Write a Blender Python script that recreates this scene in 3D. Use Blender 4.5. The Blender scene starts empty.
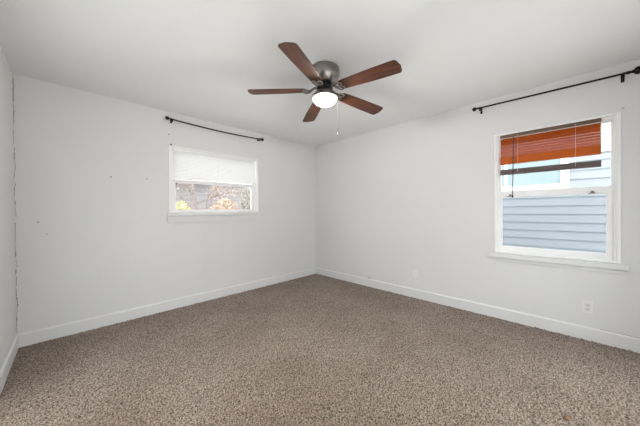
import bpy, bmesh, math, random
import numpy as np
from mathutils import Matrix, Vector
random.seed(7)
PI = math.pi
S = bpy.context.scene
COL = S.collection

# ------------------------------------------------------------------ camera
cam_d = bpy.data.cameras.new('camera')
cam = bpy.data.objects.new('camera', cam_d)
COL.objects.link(cam)
cam_d.sensor_width = 36.0
cam_d.lens = 251.239 / 640 * 36
cam_d.clip_start = 0.02
_r, _u, _b = (0.709567, -0.704596, -0.007616), (0.009899, -0.00084, 0.999951), (-0.704568, -0.709608, 0.006378)
cam.matrix_world = Matrix(((_r[0], _u[0], _b[0], -3.35343),
                           (_r[1], _u[1], _b[1], -3.49826),
                           (_r[2], _u[2], _b[2], 1.19776), (0, 0, 0, 1)))
S.camera = cam

# ------------------------------------------------------------------ world, exposure
SKY = 5.0
SUN = 2.5
LAMP = 58.0           # watts of the bulb in the fan lamp
w = bpy.data.worlds.new('world')
S.world = w
w.use_nodes = True
bg = w.node_tree.nodes['Background']
bg.inputs['Color'].default_value = (0.96, 0.98, 1.0, 1)
bg.inputs['Strength'].default_value = SKY
S.view_settings.view_transform = 'Standard'
S.view_settings.look = 'None'
S.view_settings.gamma = 1.0
S.view_settings.exposure = 0.0
S.view_settings.use_curve_mapping = False


sd = bpy.data.lights.new('sun', 'SUN')
sd.energy = SUN
sd.color = (1.0, .97, .93)
sd.angle = math.radians(2.0)
so = bpy.data.objects.new('sun', sd)
COL.objects.link(so)
so.location = (6, -2, 12)
so.rotation_euler = Vector((-math.cos(math.radians(82)), .01, -math.sin(math.radians(82)))).to_track_quat('-Z', 'Y').to_euler()


def portal(name, loc, normal, sx, sy):
    """sampling portal in an opening: gives off no light of its own"""
    d = bpy.data.lights.new(name, 'AREA')
    d.shape = 'RECTANGLE'
    d.size, d.size_y = sx, sy
    d.cycles.is_portal = True
    o = bpy.data.objects.new(name, d)
    COL.objects.link(o)
    o.location = loc
    o.rotation_euler = Vector(normal).to_track_quat('-Z', 'Y').to_euler()
    return o


# room: east wall at x=0, north wall at y=0
W, L, H, T = 3.708, 4.15, 2.44, 0.14
DOOR = (-2.9, -0.9, 2.08)          # added, unseen patio door in the west wall: y0, y1, height
portal('patio_portal', (-W - T - .02, (DOOR[0] + DOOR[1]) / 2, DOOR[2] / 2), (1, 0, 0), DOOR[2], DOOR[1] - DOOR[0])
portal('south_portal', (-2.05, -L - T - .02, 1.04), (0, 1, 0), 3.0, 2.08)
portal('small_window_portal', (-1.871, T + .01, 1.61), (0, -1, 0), 1.24, .8)
portal('large_window_portal', (T + .01, -3.334, 1.38), (-1, 0, 0), 1.28, .9)


# ------------------------------------------------------------------ materials
def mat(name, col, rough=.6, metal=0.0, **kw):
    m = bpy.data.materials.new(name)
    m.use_nodes = True
    p = m.node_tree.nodes['Principled BSDF']
    p.inputs['Base Color'].default_value = (*col, 1)
    p.inputs['Roughness'].default_value = rough
    p.inputs['Metallic'].default_value = metal
    for k, v in kw.items():
        p.inputs[k.replace('_', ' ')].default_value = v
    return m


def N(m, t, **inp):
    n = m.node_tree.nodes.new(t)
    for k, v in inp.items():
        n.inputs[k].default_value = v
    return n


def link(m, a, b):
    m.node_tree.links.new(a, b)


def noisy(name, c1, c2, scale, rough=.8, bump=0.0, bscale=None, detail=3.0, contrast=(.3, .7), stretch=None, **kw):
    m = mat(name, c1, rough, **kw)
    p = m.node_tree.nodes['Principled BSDF']
    tc = N(m, 'ShaderNodeTexCoord')
    src = tc.outputs['Object']
    if stretch:
        mp = N(m, 'ShaderNodeMapping')
        mp.inputs['Scale'].default_value = stretch
        link(m, src, mp.inputs['Vector'])
        src = mp.outputs['Vector']
    nz = N(m, 'ShaderNodeTexNoise', Scale=scale, Detail=detail)
    link(m, src, nz.inputs['Vector'])
    r = N(m, 'ShaderNodeValToRGB')
    r.color_ramp.elements[0].position, r.color_ramp.elements[1].position = contrast
    r.color_ramp.elements[0].color = (*c1, 1)
    r.color_ramp.elements[1].color = (*c2, 1)
    link(m, nz.outputs['Fac'], r.inputs['Fac'])
    link(m, r.outputs['Color'], p.inputs['Base Color'])
    if bump:
        n2 = N(m, 'ShaderNodeTexNoise', Scale=bscale or scale, Detail=2.0)
        link(m, src, n2.inputs['Vector'])
        b = N(m, 'ShaderNodeBump', Strength=bump, Distance=.004)
        link(m, n2.outputs['Fac'], b.inputs['Height'])
        link(m, b.outputs['Normal'], p.inputs['Normal'])
    return m


def glass(name, tint=(.97, .98, .98), refl=.05):
    m = bpy.data.materials.new(name)
    m.use_nodes = True
    nt = m.node_tree
    nt.nodes.remove(nt.nodes['Principled BSDF'])
    t = N(m, 'ShaderNodeBsdfTransparent')
    t.inputs['Color'].default_value = (*tint, 1)
    g = N(m, 'ShaderNodeBsdfGlossy', Roughness=.02)
    fr = N(m, 'ShaderNodeLayerWeight', Blend=.12)
    mul = N(m, 'ShaderNodeMath')
    mul.operation = 'MULTIPLY'
    mul.inputs[1].default_value = .35
    mx = N(m, 'ShaderNodeMixShader')
    link(m, fr.outputs['Fresnel'], mul.inputs[0])
    link(m, mul.outputs[0], mx.inputs[0])
    link(m, t.outputs[0], mx.inputs[1])
    link(m, g.outputs[0], mx.inputs[2])
    link(m, mx.outputs[0], nt.nodes['Material Output'].inputs['Surface'])
    return m


def leafy(name, c1, c2, trans=.3):
    m = noisy(name, c1, c2, 3.0, .6)
    return m


M = {}
M['wall'] = noisy('wall_paint', (.75, .755, .757), (.765, .77, .772), 1.6, .75, bump=.12, bscale=160)
M['ceiling'] = noisy('ceiling_paint', (.895, .90, .90), (.91, .915, .915), 1.2, .85, bump=.15, bscale=120)
M['trim'] = mat('white_trim_paint', (.775, .78, .785), .4)
M['vinyl'] = mat('white_vinyl', (.92, .925, .93), .35)
M['dirt_and_shade'] = noisy('crack_dirt_gap_shade', (.22, .215, .21), (.56, .55, .54), 60, .9)  # crack dirt, and the painted shadow along the baseboard top
M['dark'] = mat('black_metal', (.012, .011, .011), .35, .6)
M['nickel'] = mat('brushed_nickel', (.33, .30, .285), .3, 1.0)
M['nickel_dark'] = mat('dark_metal', (.03, .028, .027), .5, .8)
M['plate'] = mat('white_plastic', (.82, .82, .81), .4)
M['slot'] = mat('slot_shadow_grey', (.33, .33, .33), .6)
M['glass'] = glass('window_glass')
M['glass_low'] = glass('window_glass_screened', (.86, .87, .88))
M['lock'] = mat('grey_latch', (.16, .15, .15), .5)
M['chain'] = mat('pale_chain', (.16, .16, .16), .8, 0.0)
M['fob'] = mat('grey_fob', (.35, .35, .35), .4, .4)
M['nail'] = mat('nail_steel', (.05, .05, .05), .5, .6)
M['anchor'] = mat('grey_anchor', (.52, .52, .515), .6)
M['cord'] = mat('tan_cord', (.75, .55, .40), .8)
M['blind_rail'] = noisy('dark_brown_wood', (.085, .06, .055), (.12, .088, .08), 14, .45, stretch=(1, 1, 12))
M['blind_head'] = noisy('brown_head_rail', (.11, .065, .04), (.16, .10, .065), 14, .45, stretch=(1, 1, 12))
M['scrap'] = mat('brown_scrap', (.20, .12, .06), .8)

# wood of the blind slats: a thin, faintly translucent orange stain
M['slat'] = noisy('orange_stained_wood', (.47, .085, .008), (.58, .135, .018), 9, .45, stretch=(1, 1, 14))
M['slat'].node_tree.nodes['Principled BSDF'].inputs['Specular IOR Level'].default_value = .2

# white vinyl mini-blind: translucent
m = mat('white_blind_vinyl', (.9, .9, .9), .5)
nt = m.node_tree
tr = N(m, 'ShaderNodeBsdfTranslucent')
tr.inputs['Color'].default_value = (.9, .9, .9, 1)
mx = N(m, 'ShaderNodeMixShader')
mx.inputs[0].default_value = .28
link(m, nt.nodes['Principled BSDF'].outputs[0], mx.inputs[1])
link(m, tr.outputs[0], mx.inputs[2])
link(m, mx.outputs[0], nt.nodes['Material Output'].inputs['Surface'])
M['white_slat'] = m

# fan blade walnut
m = mat('walnut_blade', (.12, .04, .02), .5)
nt = m.node_tree
p = nt.nodes['Principled BSDF']
tc = N(m, 'ShaderNodeTexCoord')
mp = N(m, 'ShaderNodeMapping')
mp.inputs['Scale'].default_value = (1.6, 22, 6)
link(m, tc.outputs['Object'], mp.inputs['Vector'])
nz = N(m, 'ShaderNodeTexNoise', Scale=3.0, Detail=5.0, Distortion=.6)
link(m, mp.outputs['Vector'], nz.inputs['Vector'])
r = N(m, 'ShaderNodeValToRGB')
r.color_ramp.elements[0].position, r.color_ramp.elements[1].position = .32, .72
r.color_ramp.elements[0].color = (.024, .009, .005, 1)
r.color_ramp.elements[1].color = (.165, .046, .016, 1)
link(m, nz.outputs['Fac'], r.inputs['Fac'])
link(m, r.outputs['Color'], p.inputs['Base Color'])
M['blade'] = m

# lit frosted glass bowl of the fan lamp
m = bpy.data.materials.new('lit_frosted_bowl')
m.use_nodes = True
nt = m.node_tree
nt.nodes.remove(nt.nodes['Principled BSDF'])
em = N(m, 'ShaderNodeEmission', Strength=6.0)
em.inputs['Color'].default_value = (1.0, .95, .88, 1)
tp = N(m, 'ShaderNodeBsdfTransparent')
tp.inputs['Color'].default_value = (.9, .88, .85, 1)
mx = N(m, 'ShaderNodeMixShader')
mx.inputs[0].default_value = .5
link(m, em.outputs[0], mx.inputs[1])
link(m, tp.outputs[0], mx.inputs[2])
link(m, mx.outputs[0], nt.nodes['Material Output'].inputs['Surface'])
M['bowl'] = m

# carpet
m = mat('brown_cut_pile_carpet', (.2, .17, .15), .95)
nt = m.node_tree
p = nt.nodes['Principled BSDF']
p.inputs['Sheen Weight'].default_value = .2
p.inputs['Sheen Roughness'].default_value = .5
tc = N(m, 'ShaderNodeTexCoord')
n1 = N(m, 'ShaderNodeTexNoise', Scale=105.0, Detail=2.0, Roughness=.7)
n2 = N(m, 'ShaderNodeTexNoise', Scale=1.5, Detail=4.0, Roughness=.6)
link(m, tc.outputs['Object'], n1.inputs['Vector'])
link(m, tc.outputs['Object'], n2.inputs['Vector'])
r = N(m, 'ShaderNodeValToRGB')
r.color_ramp.elements[0].position, r.color_ramp.elements[1].position = .38, .64
r.color_ramp.elements[0].color = (.068, .044, .029, 1)
r.color_ramp.elements[1].color = (.51, .415, .34, 1)
link(m, n1.outputs['Fac'], r.inputs['Fac'])
r2 = N(m, 'ShaderNodeValToRGB')
r2.color_ramp.elements[0].position, r2.color_ramp.elements[1].position = .35, .65
r2.color_ramp.elements[0].color = (.76, .72, .68, 1)
r2.color_ramp.elements[1].color = (1, 1, 1, 1)
link(m, n2.outputs['Fac'], r2.inputs['Fac'])
mul = N(m, 'ShaderNodeMixRGB')
mul.blend_type = 'MULTIPLY'
mul.inputs[0].default_value = 1
link(m, r.outputs['Color'], mul.inputs[1])
link(m, r2.outputs['Color'], mul.inputs[2])
link(m, mul.outputs['Color'], p.inputs['Base Color'])
M['carpet'] = m

# outdoors
M['ground'] = noisy('pale_ground', (.60, .595, .585), (.68, .675, .66), 1.5, .9)
M['blue_siding'] = noisy('pale_blue_siding', (.305, .335, .36), (.32, .355, .38), 2, .7)
M['white_siding'] = mat('white_siding', (.8, .8, .8), .7)
M['house_white'] = mat('white_house_trim', (.82, .82, .80), .6)
M['house_glass'] = mat('pale_house_glass', (.29, .37, .38), .2)
M['beige_siding'] = noisy('beige_siding', (.27, .255, .245), (.30, .285, .275), 2, .7)
M['belt'] = mat('grey_belt_trim', (.2, .2, .21), .7)
M['roof'] = noisy('grey_shingles', (.26, .24, .24), (.36, .34, .33), 12, .9)
M['bark'] = noisy('grey_brown_bark', (.20, .17, .155), (.30, .26, .24), 10, .9)
M['leaf_pink'] = leafy('dry_pinkish_leaves', (.40, .32, .275), (.54, .45, .40))
M['leaf_orange'] = leafy('orange_leaves', (.52, .38, .28), (.60, .49, .39))
M['leaf_yellow'] = leafy('yellow_leaves', (.52, .48, .22), (.60, .56, .36))
M['leaf_grey'] = leafy('grey_green_leaves', (.26, .26, .21), (.46, .43, .36))


# ------------------------------------------------------------------ mesh helpers
class MB:
    def __init__(self):
        self.v, self.f = [], []

    def add(self, vs, fs):
        o = len(self.v)
        self.v += [tuple(x) for x in vs]
        self.f += [tuple(i + o for i in q) for q in fs]
        return self

    def box(self, x0, x1, y0, y1, z0, z1):
        x0, x1 = sorted((x0, x1)); y0, y1 = sorted((y0, y1)); z0, z1 = sorted((z0, z1))
        vs = [(x, y, z) for z in (z0, z1) for y in (y0, y1) for x in (x0, x1)]
        return self.add(vs, [(0, 2, 3, 1), (4, 5, 7, 6), (0, 1, 5, 4), (2, 6, 7, 3), (0, 4, 6, 2), (1, 3, 7, 5)])

    def prism(self, poly, axis, a0, a1):
        """extrude a CCW polygon of 2-D points along an axis (0,1,2)"""
        n = len(poly)
        def pt(q, a):
            q = list(q); q.insert(axis, a); return tuple(q)
        vs = [pt(q, a0) for q in poly] + [pt(q, a1) for q in poly]
        fs = [tuple(range(n)), tuple(range(2 * n - 1, n - 1, -1))]
        fs += [(i, i + n, (i + 1) % n + n, (i + 1) % n) for i in range(n)]
        return self.add(vs, fs)

    def lathe(self, prof, seg=32, frame=None):
        """profile of (r, h) spun about local z; frame = Matrix placing it"""
        vs, fs = [], []
        n = len(prof)
        for k in range(seg):
            a = 2 * PI * k / seg
            for r_, h_ in prof:
                vs.append(Vector((r_ * math.cos(a), r_ * math.sin(a), h_)))
        for k in range(seg):
            k2 = (k + 1) % seg
            for i in range(n - 1):
                fs.append((k * n + i, k2 * n + i, k2 * n + i + 1, k * n + i + 1))
        if frame is not None:
            vs = [frame @ v for v in vs]
        return self.add(vs, fs)

    def tube(self, pts, rad, seg=8, cap=True):
        pts = [Vector(q) for q in pts]
        n = len(pts)
        rads = rad if isinstance(rad, (list, tuple)) else [rad] * n
        vs, fs = [], []
        t0 = (pts[1] - pts[0]).normalized()
        up = Vector((0, 0, 1)) if abs(t0.z) < .9 else Vector((1, 0, 0))
        for i, q in enumerate(pts):
            t = (pts[min(i + 1, n - 1)] - pts[max(i - 1, 0)]).normalized()
            s = t.cross(up).normalized()
            u_ = s.cross(t)
            for k in range(seg):
                a = 2 * PI * k / seg
                vs.append(q + (s * math.cos(a) + u_ * math.sin(a)) * rads[i])
        for i in range(n - 1):
            for k in range(seg):
                k2 = (k + 1) % seg
                fs.append((i * seg + k, i * seg + k2, (i + 1) * seg + k2, (i + 1) * seg + k))
        if cap:
            fs.append(tuple(range(seg - 1, -1, -1)))
            fs.append(tuple(range((n - 1) * seg, n * seg)))
        return self.add(vs, fs)

    def build(self, name, m, parent=None, bevel=0.0, smooth=None, loc=None):
        me = bpy.data.meshes.new(name)
        me.from_pydata(self.v, [], self.f)
        bm = bmesh.new()
        bm.from_mesh(me)
        if bevel:
            bmesh.ops.bevel(bm, geom=bm.edges[:], offset=bevel, segments=2, affect='EDGES', profile=.6)
        bmesh.ops.recalc_face_normals(bm, faces=bm.faces[:])
        bm.to_mesh(me)
        bm.free()
        me.materials.append(m)
        if smooth is not None:
            for f in me.polygons:
                f.use_smooth = True
            me.set_sharp_from_angle(angle=math.radians(smooth))
        o = bpy.data.objects.new(name, me)
        COL.objects.link(o)
        if parent:
            o.parent = parent
        if loc:
            o.location = loc
        return o


def empty(name, loc=(0, 0, 0), rz=0.0):
    o = bpy.data.objects.new(name, None)
    COL.objects.link(o)
    o.location = loc
    o.rotation_euler = (0, 0, rz)
    o.empty_display_size = .1
    return o


def tag(o, label, cat, group=None):
    o['label'], o['category'] = label, cat
    if group:
        o['group'] = group
    return o


def structure(o):
    o['kind'] = 'structure'
    return o


def arc(p0, p1, p2, n=10):
    p0, p1, p2 = Vector(p0), Vector(p1), Vector(p2)
    return [(1 - t) ** 2 * p0 + 2 * t * (1 - t) * p1 + t * t * p2 for t in [i / n for i in range(n + 1)]]


# ------------------------------------------------------------------ the room
# carpeted floor: a fine grid of tufts
step = .0075
xs = np.arange(-W - .005, .005 + step, step)
ys = np.arange(-L - .005, .005 + step, step)
gx, gy = np.meshgrid(xs, ys)
rng = np.random.default_rng(3)
gz = rng.normal(0, .0042, gx.shape)
jx = rng.normal(0, .002, gx.shape)
jy = rng.normal(0, .002, gx.shape)
gz[:2], gz[-2:], gz[:, :2], gz[:, -2:] = 0, 0, 0, 0
nx, ny = len(xs), len(ys)
co = np.stack([gx + jx, gy + jy, gz], -1).reshape(-1, 3).astype(np.float32)
idx = np.arange(nx * ny).reshape(ny, nx)
fc = np.stack([idx[:-1, :-1], idx[:-1, 1:], idx[1:, 1:], idx[1:, :-1]], -1).reshape(-1, 4)
me = bpy.data.meshes.new('floor')
me.vertices.add(len(co))
me.vertices.foreach_set('co', co.ravel())
me.loops.add(fc.size)
me.loops.foreach_set('vertex_index', fc.ravel().astype(np.int32))
me.polygons.add(len(fc))
me.polygons.foreach_set('loop_start', np.arange(0, fc.size, 4, dtype=np.int32))
me.polygons.foreach_set('use_smooth', np.ones(len(fc), dtype=bool))
me.update(calc_edges=True)
me.validate()
me.materials.append(M['carpet'])
fl = bpy.data.objects.new('floor', me)
COL.objects.link(fl)
structure(fl)

structure(MB().box(-W - T, T, -L - T, T, H, H + .12).build('ceiling', M['ceiling']))
structure(MB().box(T + .001, T + .30, -L - T, T, H, H + .12).build('added_sun_eave', M['trim']))  # added out of view to keep the sun off the large window


def wall(name, axis, plane0, plane1, a0, a1, holes):
    """wall slab between two planes with rectangular holes (a0, a1, z0, z1)"""
    b = MB()
    def bx(u0, u1, z0, z1):
        if u1 - u0 < 1e-6 or z1 - z0 < 1e-6:
            return
        if axis == 'x':
            b.box(u0, u1, plane0, plane1, z0, z1)
        else:
            b.box(plane0, plane1, u0, u1, z0, z1)
    holes = holes or []
    if not holes:
        bx(a0, a1, -.1, H)
    for (h0, h1, z0, z1) in holes:
        bx(a0, h0, -.1, H); bx(h1, a1, -.1, H); bx(h0, h1, -.1, z0); bx(h0, h1, z1, H)
    return structure(b.build(name, M['wall']))


wn = wall('wall_north', 'x', 0, T, -W - T, T, [(-2.480, -1.262, 1.19, 2.008)])
we = wall('wall_east', 'y', 0, T, -L - T, 0, [(-3.772, -2.896, .74, 2.010)])
ww = wall('wall_west', 'y', -W - T, -W, -L - T, 0, [(DOOR[0], DOOR[1], -.02, DOOR[2])])
ws = wall('wall_south', 'x', -L - T, -L, -W, 0, [(-3.55, -.55, -.02, DOOR[2])])

# baseboards with an eased top edge
BB, BT = .1214, .015
prof_n = [(0, 0), (-BT, 0), (-BT, BB - .012), (-.006, BB), (0, BB)]
structure(MB().prism([(q[0], q[1]) for q in prof_n], 0, -W, 0).build('baseboard_north', M['trim']))          # (y, z)
structure(MB().prism([(q[0], q[1]) for q in prof_n], 1, -L, -BT).build('baseboard_east', M['trim']))         # (x, z)
structure(MB().prism([(-W - q[0], q[1]) for q in prof_n], 1, DOOR[1] + .08, -BT).build('baseboard_west', M['trim']))
structure(MB().prism([(-L - q[0], q[1]) for q in prof_n], 0, -W + BT, -3.625).build('baseboard_south', M['trim']))

# patio doors added behind the viewer for daylight, in the west and south walls


def added_patio_door(name, loc, rz, hw):
    d3 = structure(empty(name, loc, rz))
    b = MB()
    b.box(-T, 0, -hw, -hw + .05, 0, DOOR[2]).box(-T, 0, hw - .05, hw, 0, DOOR[2]).box(-T, 0, -hw + .05, hw - .05, DOOR[2] - .05, DOOR[2]).box(-T, 0, -hw + .05, hw - .05, -.02, .02)
    b.build('door_frame', M['vinyl'], d3)
    for s, dx in ((-1, -.05), (1, -.1)):
        y0, y1 = (-hw + .05, .03) if s < 0 else (-.03, hw - .05)
        b = MB()
        b.box(dx, dx + .035, y0, y0 + .06, .02, DOOR[2] - .05).box(dx, dx + .035, y1 - .06, y1, .02, DOOR[2] - .05)
        b.box(dx, dx + .035, y0 + .06, y1 - .06, .02, .1).box(dx, dx + .035, y0 + .06, y1 - .06, DOOR[2] - .12, DOOR[2] - .05)
        q = b.build('sliding_panel', M['vinyl'], d3)
        MB().box(dx + .014, dx + .02, y0 + .06, y1 - .06, .1, DOOR[2] - .12).build('glass_pane', M['glass'], q)
    b = MB()
    b.box(0, .014, -hw - .07, -hw, 0, DOOR[2] + .07).box(0, .014, hw, hw + .07, 0, DOOR[2] + .07).box(0, .014, -hw, hw, DOOR[2], DOOR[2] + .07)
    b.build('door_casing', M['trim'], d3)


added_patio_door('added_door_1', (-W, (DOOR[0] + DOOR[1]) / 2, 0), 0, (DOOR[1] - DOOR[0]) / 2)
added_patio_door('added_door_2', (-2.05, -L, 0), PI / 2, 1.5)

# ------------------------------------------------------------------ windows
# local frame: u along the wall (left to right seen from inside), d outward, z up


def ring(b, u0, u1, z0, z1, wl, wr, wt, wb, d0, d1):
    b.box(u0, u0 + wl, d0, d1, z0, z1)
    b.box(u1 - wr, u1, d0, d1, z0, z1)
    b.box(u0 + wl, u1 - wr, d0, d1, z1 - wt, z1)
    b.box(u0 + wl, u1 - wr, d0, d1, z0, z0 + wb)
    return b


def window(name, rz, u0, u1, z0, z1, zr0, zr1, gl, gr, gb, ug, stool):
    root = structure(empty(name, (0, 0, 0), rz))
    # flange on the wall face and the deep frame behind it
    b = MB()
    ring(b, u0, u1, z0, z1, .022, .022, .018, .02, -.010, .004)
    f = b.build('window_frame', M['vinyl'], root, bevel=.002)
    b = MB()
    ring(b, u0 + .0155, u1 - .0155, z0 + .0055, z1 - .0175, .020, .020, .014, .016, .004, .10)
    ring(b, u0 + .0355, u1 - .0355, z0 + .0215, z1 - .0315, .010, .010, .008, .006, .026, .034)
    b.build('jamb', M['vinyl'], f)
    iu0, iu1, iz0, iz1 = u0 + .0355, u1 - .0355, z0 + .0215, z1 - .0315
    # upper sash in the outer track
    b = MB()
    ring(b, iu0 + .001, iu1 - .001, zr0 + .02, iz1, ug - iu0, iu1 - (u1 - (ug - u0)), .022, zr1 - zr0 - .025, .062, .088)
    us = b.build('upper_sash', M['vinyl'], root, bevel=.0015)
    MB().box(ug - .004, u1 - (ug - u0) + .004, .073, .077, zr1 - .01, iz1 - .016).build('glass_pane', M['glass'], us)
    # lower sash in the inner track
    b = MB()
    ring(b, iu0 + .0005, iu1 - .0005, iz0 + .004, zr1, gl - iu0, iu1 - gr, zr1 - zr0, gb - iz0 - .004, .034, .058)
    ls = b.build('lower_sash', M['vinyl'], root, bevel=.0015)
    MB().box(gl - .004, gr + .004, .044, .048, gb - .004, zr0 + .004).build('glass_pane', M['glass_low'], ls)
    return root, f, us, ls


wA, fA, uA, lA = window('window_1', 0, -2.495, -1.247, 1.200, 2.022, 1.577, 1.622, -2.410, -1.352, 1.232, -2.415, None)
wB, fB, uB, lB = window('window_2', -PI / 2, 2.882, 3.788, .728, 2.028, 1.335, 1.405, 2.945, 3.708, .803, 2.932, None)

# small window: stool, apron, latch
MB().box(-2.512, -1.232, -.026, .0, 1.150, 1.199).build('window_sill', M['trim'], wA, bevel=.006)
b = MB().prism([(-2.522, 1.148), (-2.508, 1.068), (-1.236, 1.068), (-1.222, 1.148)], 1, -.012, 0)
b.build('apron', M['wall'], wA, bevel=.002)
MB().box(-2.405, -2.385, .018, .034, 1.558, 1.575).build('sash_lock', M['lock'], wA, bevel=.003)['label'] = 'small dark latch'
MB().box(-2.459, -1.283, .006, .020, 1.2065, 1.215).build('track_shade', M['slot'], wA)['label'] = 'grey strip painting the shaded track recess'  # shade of the recess behind the stool, painted as a strip

# large window: stool, apron, locks
MB().box(2.832, 3.834, -.034, .0, .676, .724).build('window_sill', M['trim'], wB, bevel=.006)
MB().box(2.855, 3.812, -.012, .0, .640, .676).build('apron', M['trim'], wB, bevel=.003)
for u in (3.018, 3.62):
    b = MB()
    b.box(u - .022, u + .022, .022, .034, 1.342, 1.350).box(u - .006, u + .012, .014, .034, 1.350, 1.366)
    b.build('sash_lock', M['lock'], wB, bevel=.002)['label'] = 'small dark sash lock'

# ------------------------------------------------------------------ corner crack (dirt in the split corner tape)
random.seed(21)
b = MB()
z = 2.405
while z > .14:
    ln = random.uniform(.03, .11)
    wdt = random.choice([.002, .003, .004, .006])
    if z > 2.22:
        ln, wdt = .045, .006
    x = -W + .001 + (random.uniform(-.001, .006) if z < 2.2 else 0)
    x2 = x + random.uniform(-.006, .006)
    x, x2 = max(x, -W + .001), max(x2, -W + .001)
    b.prism([(x, z), (x2, z - ln), (x2 + wdt, z - ln * .95), (x + wdt * 1.1, z - .006)], 1, -.0012, .0005)
    z -= ln * random.uniform(.72, 1.45) if z < 2.2 else ln * .9
    if 1.85 < z < 2.18 and random.random() < .4:
        z -= .05
structure(b.build('corner_crack', M['dirt_and_shade'], wn))
# dark strip painting the shadow gap above the east baseboard near the right edge
b = MB()
b.prism([(-3.97, BB - .001), (-3.66, BB - .001), (-3.67, BB + .0025), (-3.97, BB + .004)], 0, -.0055, .0005)
structure(b.build('baseboard_gap_shadow', M['dirt_and_shade'], we))
# faint scuffed patch
b = MB()
for (y, z, s) in ((-2.25, 1.32, .010), (-2.285, 1.30, .016), (-2.30, 1.29, .012), (-2.384, 1.262, .008), (-2.33, 1.262, .014), (-2.215, 1.235, .018)):
    n = 9
    poly = [(y + s * random.uniform(.6, 1.2) * math.cos(2 * PI * i / n), z + .7 * s * random.uniform(.6, 1.2) * math.sin(2 * PI * i / n)) for i in range(n)]
    b.prism(poly, 0, -.001, .0005)
M['patch'] = mat('wall_scuff', (.75, .75, .74), .9)
structure(b.build('wall_scuff', M['patch'], we))

# ------------------------------------------------------------------ blinds
# white mini-blind over the upper half of the small window
bl = tag(empty('mini_blind', (0, 0, 0)), 'white mini blind covering the upper half of the small left window', 'window blind')
u0, u1 = -2.442, -1.348
MB().box(u0, u1, .006, .030, 1.972, 1.990).build('head_rail', M['vinyl'], bl, bevel=.002)
b = MB()
z = 1.968
R_ = Matrix.Rotation(math.radians(68), 4, 'X')
while z > 1.628:
    pts = []
    for k in range(5):
        t = (k / 4 - .5)
        pts.append((t * .022, .0022 * (1 - 4 * t * t)))
    top = [R_ @ Vector((0, q[0], q[1])) for q in pts]
    vs, fs = [], []
    for x in (u0 + .003, u1 - .003):
        vs += [(x, .018 + q.y, z + q.z) for q in top]
    for k in range(4):
        fs.append((k, k + 1, k + 6, k + 5))
    vs += [(v[0], v[1] + .0006, v[2] + .0003) for v in vs]
    fs += [(i4 + 10, i3 + 10, i2 + 10, i1 + 10) for (i1, i2, i3, i4) in fs]
    fs += [(0, 5, 15, 10), (4, 14, 19, 9)]
    b.add(vs, fs)
    z -= .0175
b.build('slats', M['white_slat'], bl)
MB().box(u0 + .002, u1 - .002, .010, .028, 1.592, 1.618).build('bottom_rail', M['vinyl'], bl, bevel=.003)
for u in (-2.29, -1.88, -1.47):
    MB().tube([(u, .006, 1.975), (u, .006, 1.622)], .0009, 6).build('ladder_cord', M['vinyl'], bl)

# orange wood blind, raised, in the large window (local frame as the window)
wbz = tag(empty('wood_blind', (0, 0, 0), -PI / 2), 'orange wooden slat blind pulled up in the large right window', 'window blind')
u0, u1 = 2.937, 3.677
MB().box(u0, u1, .000, .030, 1.982, 1.997).box(u0, u1, -.008, .0, 1.978, 2.008).build('head_rail', M['blind_head'], wbz, bevel=.001)['label'] = 'dark brown head rail'
b = MB()


def slat(b, z, ang, tw=.0028, wd=.046):
    ca, sa = math.cos(ang), math.sin(ang)
    poly = []
    for (a, c) in ((-wd / 2, -tw / 2), (wd / 2, -tw / 2), (wd / 2, tw / 2), (-wd / 2, tw / 2)):
        poly.append((.008 + a * ca - c * sa, z + a * sa + c * ca))
    b.prism(poly, 0, u0 + .002, u1 - .002)


z = 1.955
for k in range(8):
    slat(b, z, math.radians((46, 44, 42.5, 41.5, 41.0, 41.5, 40.5, 41)[k]), wd=.044)
    z -= .0258
for k in range(17):
    slat(b, 1.765 - k * .0045, math.radians(2), tw=.0043, wd=.05)
b.build('slats', M['slat'], wbz)
MB().box(u0 + .001, u1 - .001, -.016, .030, 1.578, 1.634).build('bottom_rail', M['blind_rail'], wbz, bevel=.003)['label'] = 'dark brown bottom rail hanging below the slats'
for u in (3.09, 3.515):
    for dd in (-.021, .034):
        MB().tube([(u, dd, 1.99), (u, dd, 1.60)], .0014, 6).build('ladder_cord', M['cord'], wbz)
b = MB().tube([(3.055, -.024, 1.975), (3.047, -.027, 1.36)], .0042, 8)
wd_ = b.build('tilt_wand', M['blind_rail'], wbz, smooth=40)
wd_['label'] = 'dark brown tilt wand'
MB().lathe([(0, 0), (.006, .004), (.008, .016), (.005, .03), (0, .034)], 12, Matrix.Translation((3.0465, -.027, 1.328))).build('wand_tip', M['nickel_dark'], wd_, smooth=60)

# ------------------------------------------------------------------ curtain rods


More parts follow.
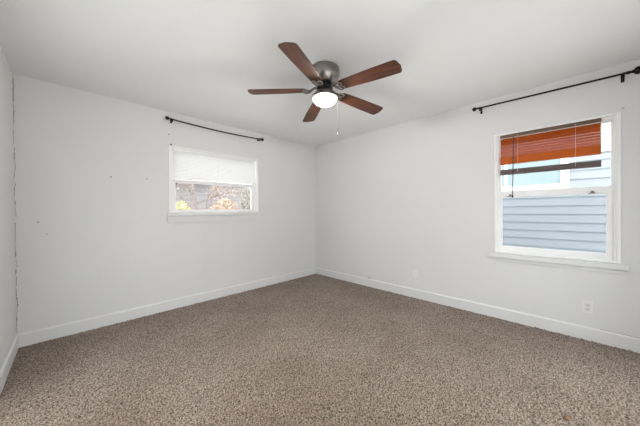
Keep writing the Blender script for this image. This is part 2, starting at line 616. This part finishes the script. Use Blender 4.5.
def rod(name, label, rz, ua, za, ub, zb, d, sag, rad, fin, brackets, end='ball', rend=1.0):
    root = tag(empty(name, (0, 0, 0), rz), label, 'curtain rod', 'curtain rods above the windows')
    n = 24
    P = lambda t: Vector((ua + (ub - ua) * t, d, za + (zb - za) * t - sag * 4 * t * (1 - t)))
    MB().tube([P(i / n) for i in range(n + 1)], rad, 12).build('rod', M['dark'], root, smooth=50)
    for s, t, k in ((-1, 0, 1.0), (1, 1, rend)):
        q = P(t)
        fr = Matrix.Translation(q) @ Vector((s, 0, 0)).to_track_quat('Z', 'Y').to_matrix().to_4x4()
        f = fin * k
        pr = [(0, -.02 * f), (.42 * .02 * f, -.02 * f), (.5 * .02 * f, -.008 * f), (.34 * .02 * f, 0), (.6 * .02 * f, .012 * f), (.95 * .02 * f, .016 * f),
              (1.15 * .02 * f, .026 * f), (1.1 * .02 * f, .036 * f), (.8 * .02 * f, .046 * f), (.3 * .02 * f, .052 * f), (0, .053 * f)]
        MB().lathe(pr, 20, fr).build('finial', M['dark'], root, smooth=50)
    for (t, drop) in brackets:
        q = P(t)
        b = MB()
        b.box(q.x - .010, q.x + .010, -.004, 0, q.z - drop, q.z + .02)          # wall plate
        b.tube([(q.x, -.002, q.z - rad - .006), (q.x, d, q.z - rad - .006)], .0055, 8)   # arm
        cr = [(q.x, d - .013, q.z + .006)] + [(q.x, d + .0135 * math.cos(a), q.z + .0135 * math.sin(a)) for a in [PI + i * PI / 8 for i in range(9)]] + [(q.x, d + .0135, q.z + .006)]
        b.tube(cr, .0045, 8)                                                    # cradle
        b.tube([(q.x, d, q.z - .012), (q.x, d, q.z - .032)], .006, 8)            # thumb screw
        b.build('bracket', M['dark'], root, smooth=50)
    return root


rod('curtain_rod', 'sagging black curtain rod above the small left window', 0, -2.490, 2.332, -1.240, 2.330, -.07, .018, .0085, .95,
    [(.022, .03), (.992, .02)], rend=1.1)
rod('curtain_rod', 'straight black curtain rod above the large right window', -PI / 2, 2.738, 2.346, 3.835, 2.322, -.08, 0, .0085, 1.0,
    [(.02, .045), (.965, .045)], rend=1.35)

# ------------------------------------------------------------------ outlets and small marks


def outlet(label, u, z, face, plain):
    root = tag(empty('electrical_outlet', (0, -u, z), -PI / 2), label, 'outlet', 'outlets low on the right wall')
    MB().box(-.036, .036, -.006, 0, -.058, .058).build('cover_plate', M['plate'], root, bevel=.003)
    for s in (1, -1):
        c = s * .0195
        poly = []
        for i in range(20):
            a = 2 * PI * i / 20
            poly.append((.0168 * math.cos(a), max(-.0128, min(.0128, .0168 * math.sin(a))) + c))
        q = MB().prism(poly, 1, -.0085, -.005).build('receptacle', face, root)
        b = MB()
        b.box(-.0078, -.0052, -.0092, -.0080, c - .002, c + .007).box(.0052, .0078, -.0092, -.0080, c - .001, c + .006)
        b.box(-.0028, .0028, -.0092, -.0080, c - .010, c - .005)
        b.build('slot', M['slot'], q)
    MB().lathe([(0, .002), (.003, .0016), (.0036, 0)], 10, Matrix.Translation((0, -.006, 0)) @ Matrix.Rotation(PI / 2, 4, 'X')).build('screw', M['plate'], root)
    return root


M['recept'] = mat('outlet_face', (.70, .70, .69), .4)
outlet('white wall outlet below the large right window', 3.592, .304, M['recept'], 0)
outlet('white wall outlet farther left, nearer the room corner', 1.972, .328, M['plate'], 1)

# pale cable fitting poking out just above the east baseboard
cf = tag(empty('cable_stub', (0, -1.215, .148), -PI / 2), 'tiny pale cable fitting on the right wall just above the baseboard', 'cable fitting')
M['cable'] = mat('blue_grey_plastic', (.55, .57, .62), .5)
MB().lathe([(0, 0), (.022, 0), (.022, .004), (.012, .007), (.012, .012), (0, .012)], 16, Matrix.Rotation(PI / 2, 4, 'X')).build('wall_ring', M['cable'], cf, smooth=40)
MB().tube([(0, -.010, 0), (0, -.03, -.004), (.006, -.04, -.022)], .0055, 10).build('stub', M['anchor'], cf, smooth=50)


def nail(name, label, cat, wallside, u, z, r_, l_, m):
    root = tag(empty(name, (u, 0, z) if wallside == 'n' else (0, -u, z), 0 if wallside == 'n' else -PI / 2), label, cat)
    fr = Matrix.Rotation(PI / 2, 4, 'X')
    MB().lathe([(0, -.004), (r_ * .5, -.004), (r_ * .5, l_ * .7), (r_, l_ * .7), (r_ * .9, l_), (0, l_ * 1.1)], 12, fr).build('nail_head' if cat == 'nail' else 'head', m, root, smooth=40)
    return root


nail('nail', 'small dark nail in the left wall, left of the small window', 'nail', 'n', -3.043, 1.584, .0065, .014, M['nail'])
nail('wall_anchor', 'grey wall anchor in the left wall between nail and small window', 'wall anchor', 'n', -2.717, 1.591, .009, .004, M['anchor'])
nail('wall_anchor', 'grey wall anchor near the cracked left corner, upper of two', 'wall anchor', 'n', -3.568, 1.119, .010, .004, M['anchor'])
nail('wall_anchor', 'faint wall anchor near the cracked left corner, lower of two', 'wall anchor', 'n', -3.512, 1.005, .008, .003, M['anchor'])
nail('screw', 'small grey screw at the top left corner of the small window', 'screw', 'n', -2.464, 2.037, .011, .007, M['lock'])
nail('screw', 'small dark screw between curtain rod and small window top', 'screw', 'n', -2.490, 2.156, .007, .006, M['lock'])
nail('screw', 'faint screw above the top right corner of the large window', 'screw', 'e', 3.799, 2.060, .009, .004, M['anchor'])

# scrap lying on the carpet
b = MB()
b.add([(-.018, -.012, .004), (.01, -.016, .006), (.024, .004, .012), (.002, .016, .005), (-.02, .008, .009), (0, 0, .013),
       (-.018, -.012, .0), (.01, -.016, .002), (.024, .004, .008), (.002, .016, .001), (-.02, .008, .005), (0, 0, .009)],
      [(0, 1, 5), (1, 2, 5), (2, 3, 5), (3, 4, 5), (4, 0, 5), (7, 6, 11), (8, 7, 11), (9, 8, 11), (10, 9, 11), (6, 10, 11),
       (0, 6, 7, 1), (1, 7, 8, 2), (2, 8, 9, 3), (3, 9, 10, 4), (4, 10, 6, 0)])
tag(b.build('dry_leaf_scrap', M['scrap'], loc=(-1.351, -3.473, .004)), 'small brown scrap lying on the carpet near the bottom right', 'scrap')

# ------------------------------------------------------------------ ceiling fan
fan = tag(empty('ceiling_fan', (-1.772, -1.976, H)), 'brushed nickel ceiling fan with five walnut blades and a lit bowl', 'ceiling fan')
zb = -.190                                   # blade plane below the ceiling
MB().lathe([(0, .0), (.112, 0), (.123, -.004), (.127, -.012), (.129, -.031), (.129, -.060), (.126, -.080), (.118, -.100), (.107, -.117), (.096, -.129),
            (.088, -.137), (.084, -.139), (.0, -.139)], 48).build('motor_housing', M['nickel'], fan, smooth=35)
MB().lathe([(0, -.139), (.060, -.139), (.060, -.158), (.068, -.162), (.068, -.178), (.054, -.182), (.054, -.196), (0, -.196)], 32).build('hub', M['nickel_dark'], fan, smooth=35)['label'] = 'dark hub between housing and lamp'
MB().lathe([(0, -.188), (.050, -.188), (.064, -.194), (.083, -.208), (.100, -.226), (.109, -.238), (.1135, -.247), (.114, -.258), (.110, -.262), (.106, -.259), (.105, -.247), (0, -.235)], 48).build('light_fitter', M['nickel'], fan, smooth=35)
pr = [(.1055, -.254)]
for i in range(1, 15):
    a = i / 14 * PI / 2
    pr.append((.106 * math.cos(a) ** .85 if i < 14 else 0.0, -.257 - .066 * math.sin(a)))
MB().lathe(pr, 48).build('light_bowl', M['bowl'], fan, smooth=60)['label'] = 'glowing frosted glass bowl'


bd = bpy.data.lights.new('bulb', 'POINT')
bd.energy = LAMP
bd.color = (1.0, .955, .90)
bd.shadow_soft_size = .035
bo = bpy.data.objects.new('bulb', bd)
COL.objects.link(bo)
bo.parent = fan
bo.location = (0, 0, -.285)


def blade_outline():
    r0, r1 = .152, .676
    pts = []
    def hwid(x):
        t = (x - r0) / (r1 - r0)
        return .052 + .018 * math.sin(min(1, t * 1.15) * PI / 2)
    pts.append((r0, -.030)); pts.append((r0 + .012, -.043)); pts.append((r0 + .03, -hwid(r0 + .03)))
    for i in range(1, 10):
        x = r0 + .03 + (r1 - .035 - r0 - .03) * i / 9
        pts.append((x, -hwid(x)))
    for a in range(1, 6):
        q = a / 5 * PI / 2
        pts.append((r1 - .035 + .027 * math.sin(q), -hwid(r1 - .035) + .035 * (1 - math.cos(q))))
    pts.append((r1, 0))
    return pts + [(x, -y) for (x, y) in reversed(pts[:-1])]


out = blade_outline()
pitch = math.radians(-10)
blade0 = MB().prism(out, 2, 0, .0065).build('blade', M['blade'], fan, bevel=.0012)
# blade iron: arm from the hub, forked scroll under the blade root, three screws
b = MB()
b.tube(arc((.052, 0, .020), (.085, 0, .026), (.108, 0, .012), 8) + arc((.108, 0, .012), (.122, 0, -.012), (.150, 0, -.008), 6)[1:], [.010] * 9 + [.009] * 6, 10)
for s in (1, -1):
    b.tube(arc((.125, 0, -.006), (.136, s * .046, -.007), (.165, s * .043, -.006), 10) + arc((.165, s * .043, -.006), (.196, s * .036, -.005), (.184, s * .016, -.005), 8)[1:], [.0065] * 19, 8)
    b.tube(arc((.150, 0, -.007), (.175, s * .004, -.006), (.184, s * .016, -.005), 8), .005, 8)
    b.tube(arc((.108, 0, .01), (.118, s * .030, .0), (.142, s * .028, -.006), 10), .005, 8)
iron = b.build('blade_iron', M['nickel'], blade0, smooth=50)
iron['label'] = 'nickel scroll bracket'
sc_ = []
for (x, y) in ((.168, .041), (.168, -.041), (.158, 0)):
    sc_.append(MB().lathe([(0, -.014), (.004, -.0135), (.006, -.011), (.006, -.002)], 12, Matrix.Translation((x, y, 0))).build('screw', M['nickel'], blade0, smooth=50))
blades = [blade0]
for k in range(4):
    c = blade0.copy(); COL.objects.link(c); c.parent = fan
    for ch in [iron] + sc_:
        d = ch.copy(); COL.objects.link(d); d.parent = c
    blades.append(c)
ang0 = 204.388
for k, (c, droop) in enumerate(zip(blades, (-.2, -2.8, -4.0, -3.6, .2))):
    R = Matrix.Rotation(math.radians(ang0 + 72 * k + (-1.8, 0, 0, 0, 0)[k]), 4, 'Z') @ Matrix.Rotation(math.radians(-droop), 4, 'Y') @ Matrix.Rotation(pitch, 4, 'X')
    c.matrix_local = Matrix.Translation((0, 0, zb)) @ R
# pull chain at the right rim seen from the room's south-west
cx, cy = .107 * .7096 - .02 * .7046, -.107 * .7046 - .02 * .7096
b = MB()
z = -.246
b.tube([(cx, cy, z), (cx, cy, -.565)], .0006, 6)
while z > -.565:
    b.lathe([(0, .0013), (.0009, .0009), (.0012, 0), (.0009, -.0009), (0, -.0013)], 6, Matrix.Translation((cx, cy, z)))
    z -= .0075
ch = b.build('pull_chain', M['chain'], fan)
MB().lathe([(0, 0), (.004, -.003), (.0075, -.014), (.008, -.022), (.005, -.030), (0, -.032)], 14, Matrix.Translation((cx, cy, -.562))).build('chain_fob', M['fob'], ch, smooth=50)

# ------------------------------------------------------------------ outdoors
structure(MB().box(-30, 30, -30, 30, -.6, -.4).build('ground', M['ground']))

# pale blue house close beyond the large window
hs = tag(empty('neighbor_house', (2.3, -3.2, -.4)), 'pale blue lap-sided house seen through the large right window', 'house')
EX = .137


def laps(b, y0, y1, z0, z1, first):
    z = first
    while z < z1:
        zb_, zt = max(z, z0), min(z + EX, z1)
        if zt - zb_ > .01:
            # each board leans: proud at its lower edge
            b.prism([(-.018, zb_), (.03, zb_), (.03, zt), (-.003, zt)], 1, y0, y1)
        z += EX


b = MB()
zo = .4          # local z = world z + .4
WY0, WY1 = -.255, 1.05   # casing right / left edge, local y (world -3.455 .. -2.15)
WZ0 = 1.515 + zo
laps(b, -6, WY0, 0, 2.047 + zo, 1.263 + zo - 15 * EX)
laps(b, WY1, 6, 0, 2.047 + zo, 1.263 + zo - 15 * EX)
laps(b, WY0, WY1, 0, WZ0, 1.263 + zo - 15 * EX)
b.build('siding', M['blue_siding'], hs)['label'] = 'pale blue lap siding'
b = MB()
laps(b, -6, 6, 2.047 + zo + .015, 2.76 + zo, 2.062 + zo)
b.build('upper_siding', M['white_siding'], hs)['label'] = 'white upper siding'
MB().box(-.012, .03, -6, 6, 2.040 + zo, 2.062 + zo).build('belt_trim', M['belt'], hs)
wf = MB()
wf.box(-.03, .03, WY0, WY0 + .10, WZ0, 2.04 + zo).box(-.03, .03, WY1 - .1, WY1, WZ0, 2.04 + zo).box(-.03, .03, WY0 + .1, WY1 - .1, WZ0, WZ0 + .105)
wf.box(-.02, .02, .535, .585, WZ0 + .105, 2.04 + zo)
wf = wf.build('window_casing', M['house_white'], hs, bevel=.003)
MB().box(.0, .012, WY0 + .1, .535, WZ0 + .105, 2.04 + zo).box(.0, .012, .585, WY1 - .1, WZ0 + .105, 2.04 + zo).build('pane', M['house_glass'], wf)

# house across the yard, beyond the small window
h2 = tag(empty('yard_house', (.8, 9.0, -.4)), 'pale sided house across the yard behind the small window', 'house')
b = MB()
z = 0
while z < 3.0:
    b.prism([(-.045, z), (.06, z), (.06, z + .2), (-.003, z + .2)], 0, -6, 5)
    z += .2
b.build('siding', M['beige_siding'], h2)
MB().prism([(-.5, 2.98), (2.6, 4.6), (5.7, 2.98)], 0, -6.3, 5.3).build('roof', M['roof'], h2)


def leaves(b, c, rad, n, size, rnd):
    for _ in range(n):
        while True:
            q = Vector((rnd.uniform(-1, 1), rnd.uniform(-1, 1), rnd.uniform(-1, 1)))
            if q.length < 1 and rnd.random() < .35 + .65 * q.length:
                break
        q = Vector((q.x * rad[0], q.y * rad[1], q.z * rad[2])) + Vector(c)
        nrm = Vector((rnd.gauss(0, 1), rnd.gauss(0, 1), rnd.gauss(0, 1))).normalized()
        t = nrm.orthogonal().normalized()
        s = nrm.cross(t)
        k = size * rnd.uniform(.6, 1.3)
        b.add([q - t * k, q - s * k * .45 + nrm * k * .12, q + t * k, q + s * k * .45 + nrm * k * .12], [(0, 1, 2, 3)])


def shrub(label, x, y, rad, h, m, n, size, seed):
    rnd = random.Random(seed)
    root = tag(empty('shrub', (x, y, -.4)), label, 'shrub')
    b = MB()
    for k in range(7):
        a = rnd.uniform(0, 2 * PI)
        e = Vector((math.cos(a) * rad[0] * .6, math.sin(a) * rad[1] * .6, h - rnd.uniform(0, .5) * rad[2]))
        b.tube(arc((rnd.uniform(-.04, .04), rnd.uniform(-.04, .04), 0), (e.x * .2, e.y * .2, h * .6), e, 6), [.018 - .002 * i for i in range(7)], 6)
    b.build('stem', M['bark'], root)
    b = MB()
    leaves(b, (0, 0, h - rad[2] * .3), rad, n, size, rnd)
    b.build('foliage', m, root)
    return root


shrub('yellow leafy shrub at the lower left of the small window view', -1.05, 4.6, (.30, .28, .55), 1.55, M['leaf_yellow'], 1100, .05, 1)
shrub('orange leafy shrub low in the middle of the small window view', .42, 4.9, (.50, .30, .45), 1.75, M['leaf_orange'], 1200, .05, 2)
shrub('grey green shrub at the right of the small window view', 1.30, 4.7, (.42, .4, .8), 2.0, M['leaf_grey'], 1500, .05, 3)

# tree with dry leaves in the yard
rnd = random.Random(5)
tr_ = tag(empty('yard_tree', (-.15, 6.0, -.4)), 'brown branching tree with dry pinkish leaves beyond the small window', 'tree')
b = MB()
b.tube([(0, 0, 0), (.02, 0, .8), (-.05, 0, 1.6), (-.12, 0, 2.3), (-.30, .05, 3.4), (-.35, .1, 4.6)], [.14, .12, .11, .10, .07, .03], 10)
tips = []


def branch(p, dirv, ln, r, depth):
    q = [Vector(p)]
    d = Vector(dirv).normalized()
    for i in range(5):
        d = (d + Vector((rnd.uniform(-.25, .25), rnd.uniform(-.25, .25), rnd.uniform(-.12, .2)))).normalized()
        q.append(q[-1] + d * ln / 5)
    b.tube(q, [r * (1 - .14 * i) for i in range(6)], 6)
    tips.append(q[-1]); tips.append(q[3])
    if depth:
        for i in (2, 3, 5):
            branch(q[i], (d.x + rnd.uniform(-.9, .9), d.y + rnd.uniform(-.6, .6), d.z + rnd.uniform(-.3, .7)), ln * .6, r * .5, depth - 1)


for (z, dx, dz) in ((1.5, .9, .5), (1.7, -.7, .6), (1.9, .8, .35), (2.1, .4, .9), (2.4, -.8, .4), (2.7, .8, .6), (3.1, -.6, .8), (3.4, .6, .9)):
    branch((-.05 if z < 2 else -.15, 0, z), (dx, rnd.uniform(-.5, .3), dz), 1.3, .05, 2)
b.build('trunk', M['bark'], tr_)
b = MB()
for t in tips:
    leaves(b, t, (.25, .25, .2), 14, .045, rnd)
b.build('foliage', M['leaf_pink'], tr_)

# tall white fences added unseen beyond the patio doors to block low sky


def added_fence(loc, rz):
    fe = structure(empty('added_sky_fence', loc, rz))
    b = MB()
    for i in range(54):
        b.box(-.01, .01, -4 + i * .15, -4 + i * .15 + .14, .05, 3.45)
    b.build('board_panel', M['added_fence'], fe)
    for i in range(5):
        MB().box(-.11, -.02, -4 + i * 1.95, -3.91 + i * 1.95, 0, 3.5).build('post', M['added_fence'], fe)


M['added_fence'] = noisy('added_fence_boards', (.72, .71, .70), (.80, .79, .78), 4, .8)
added_fence((-6.3, -3.7, -.4), 0)
added_fence((-2.0, -8.2, -.4), PI / 2)
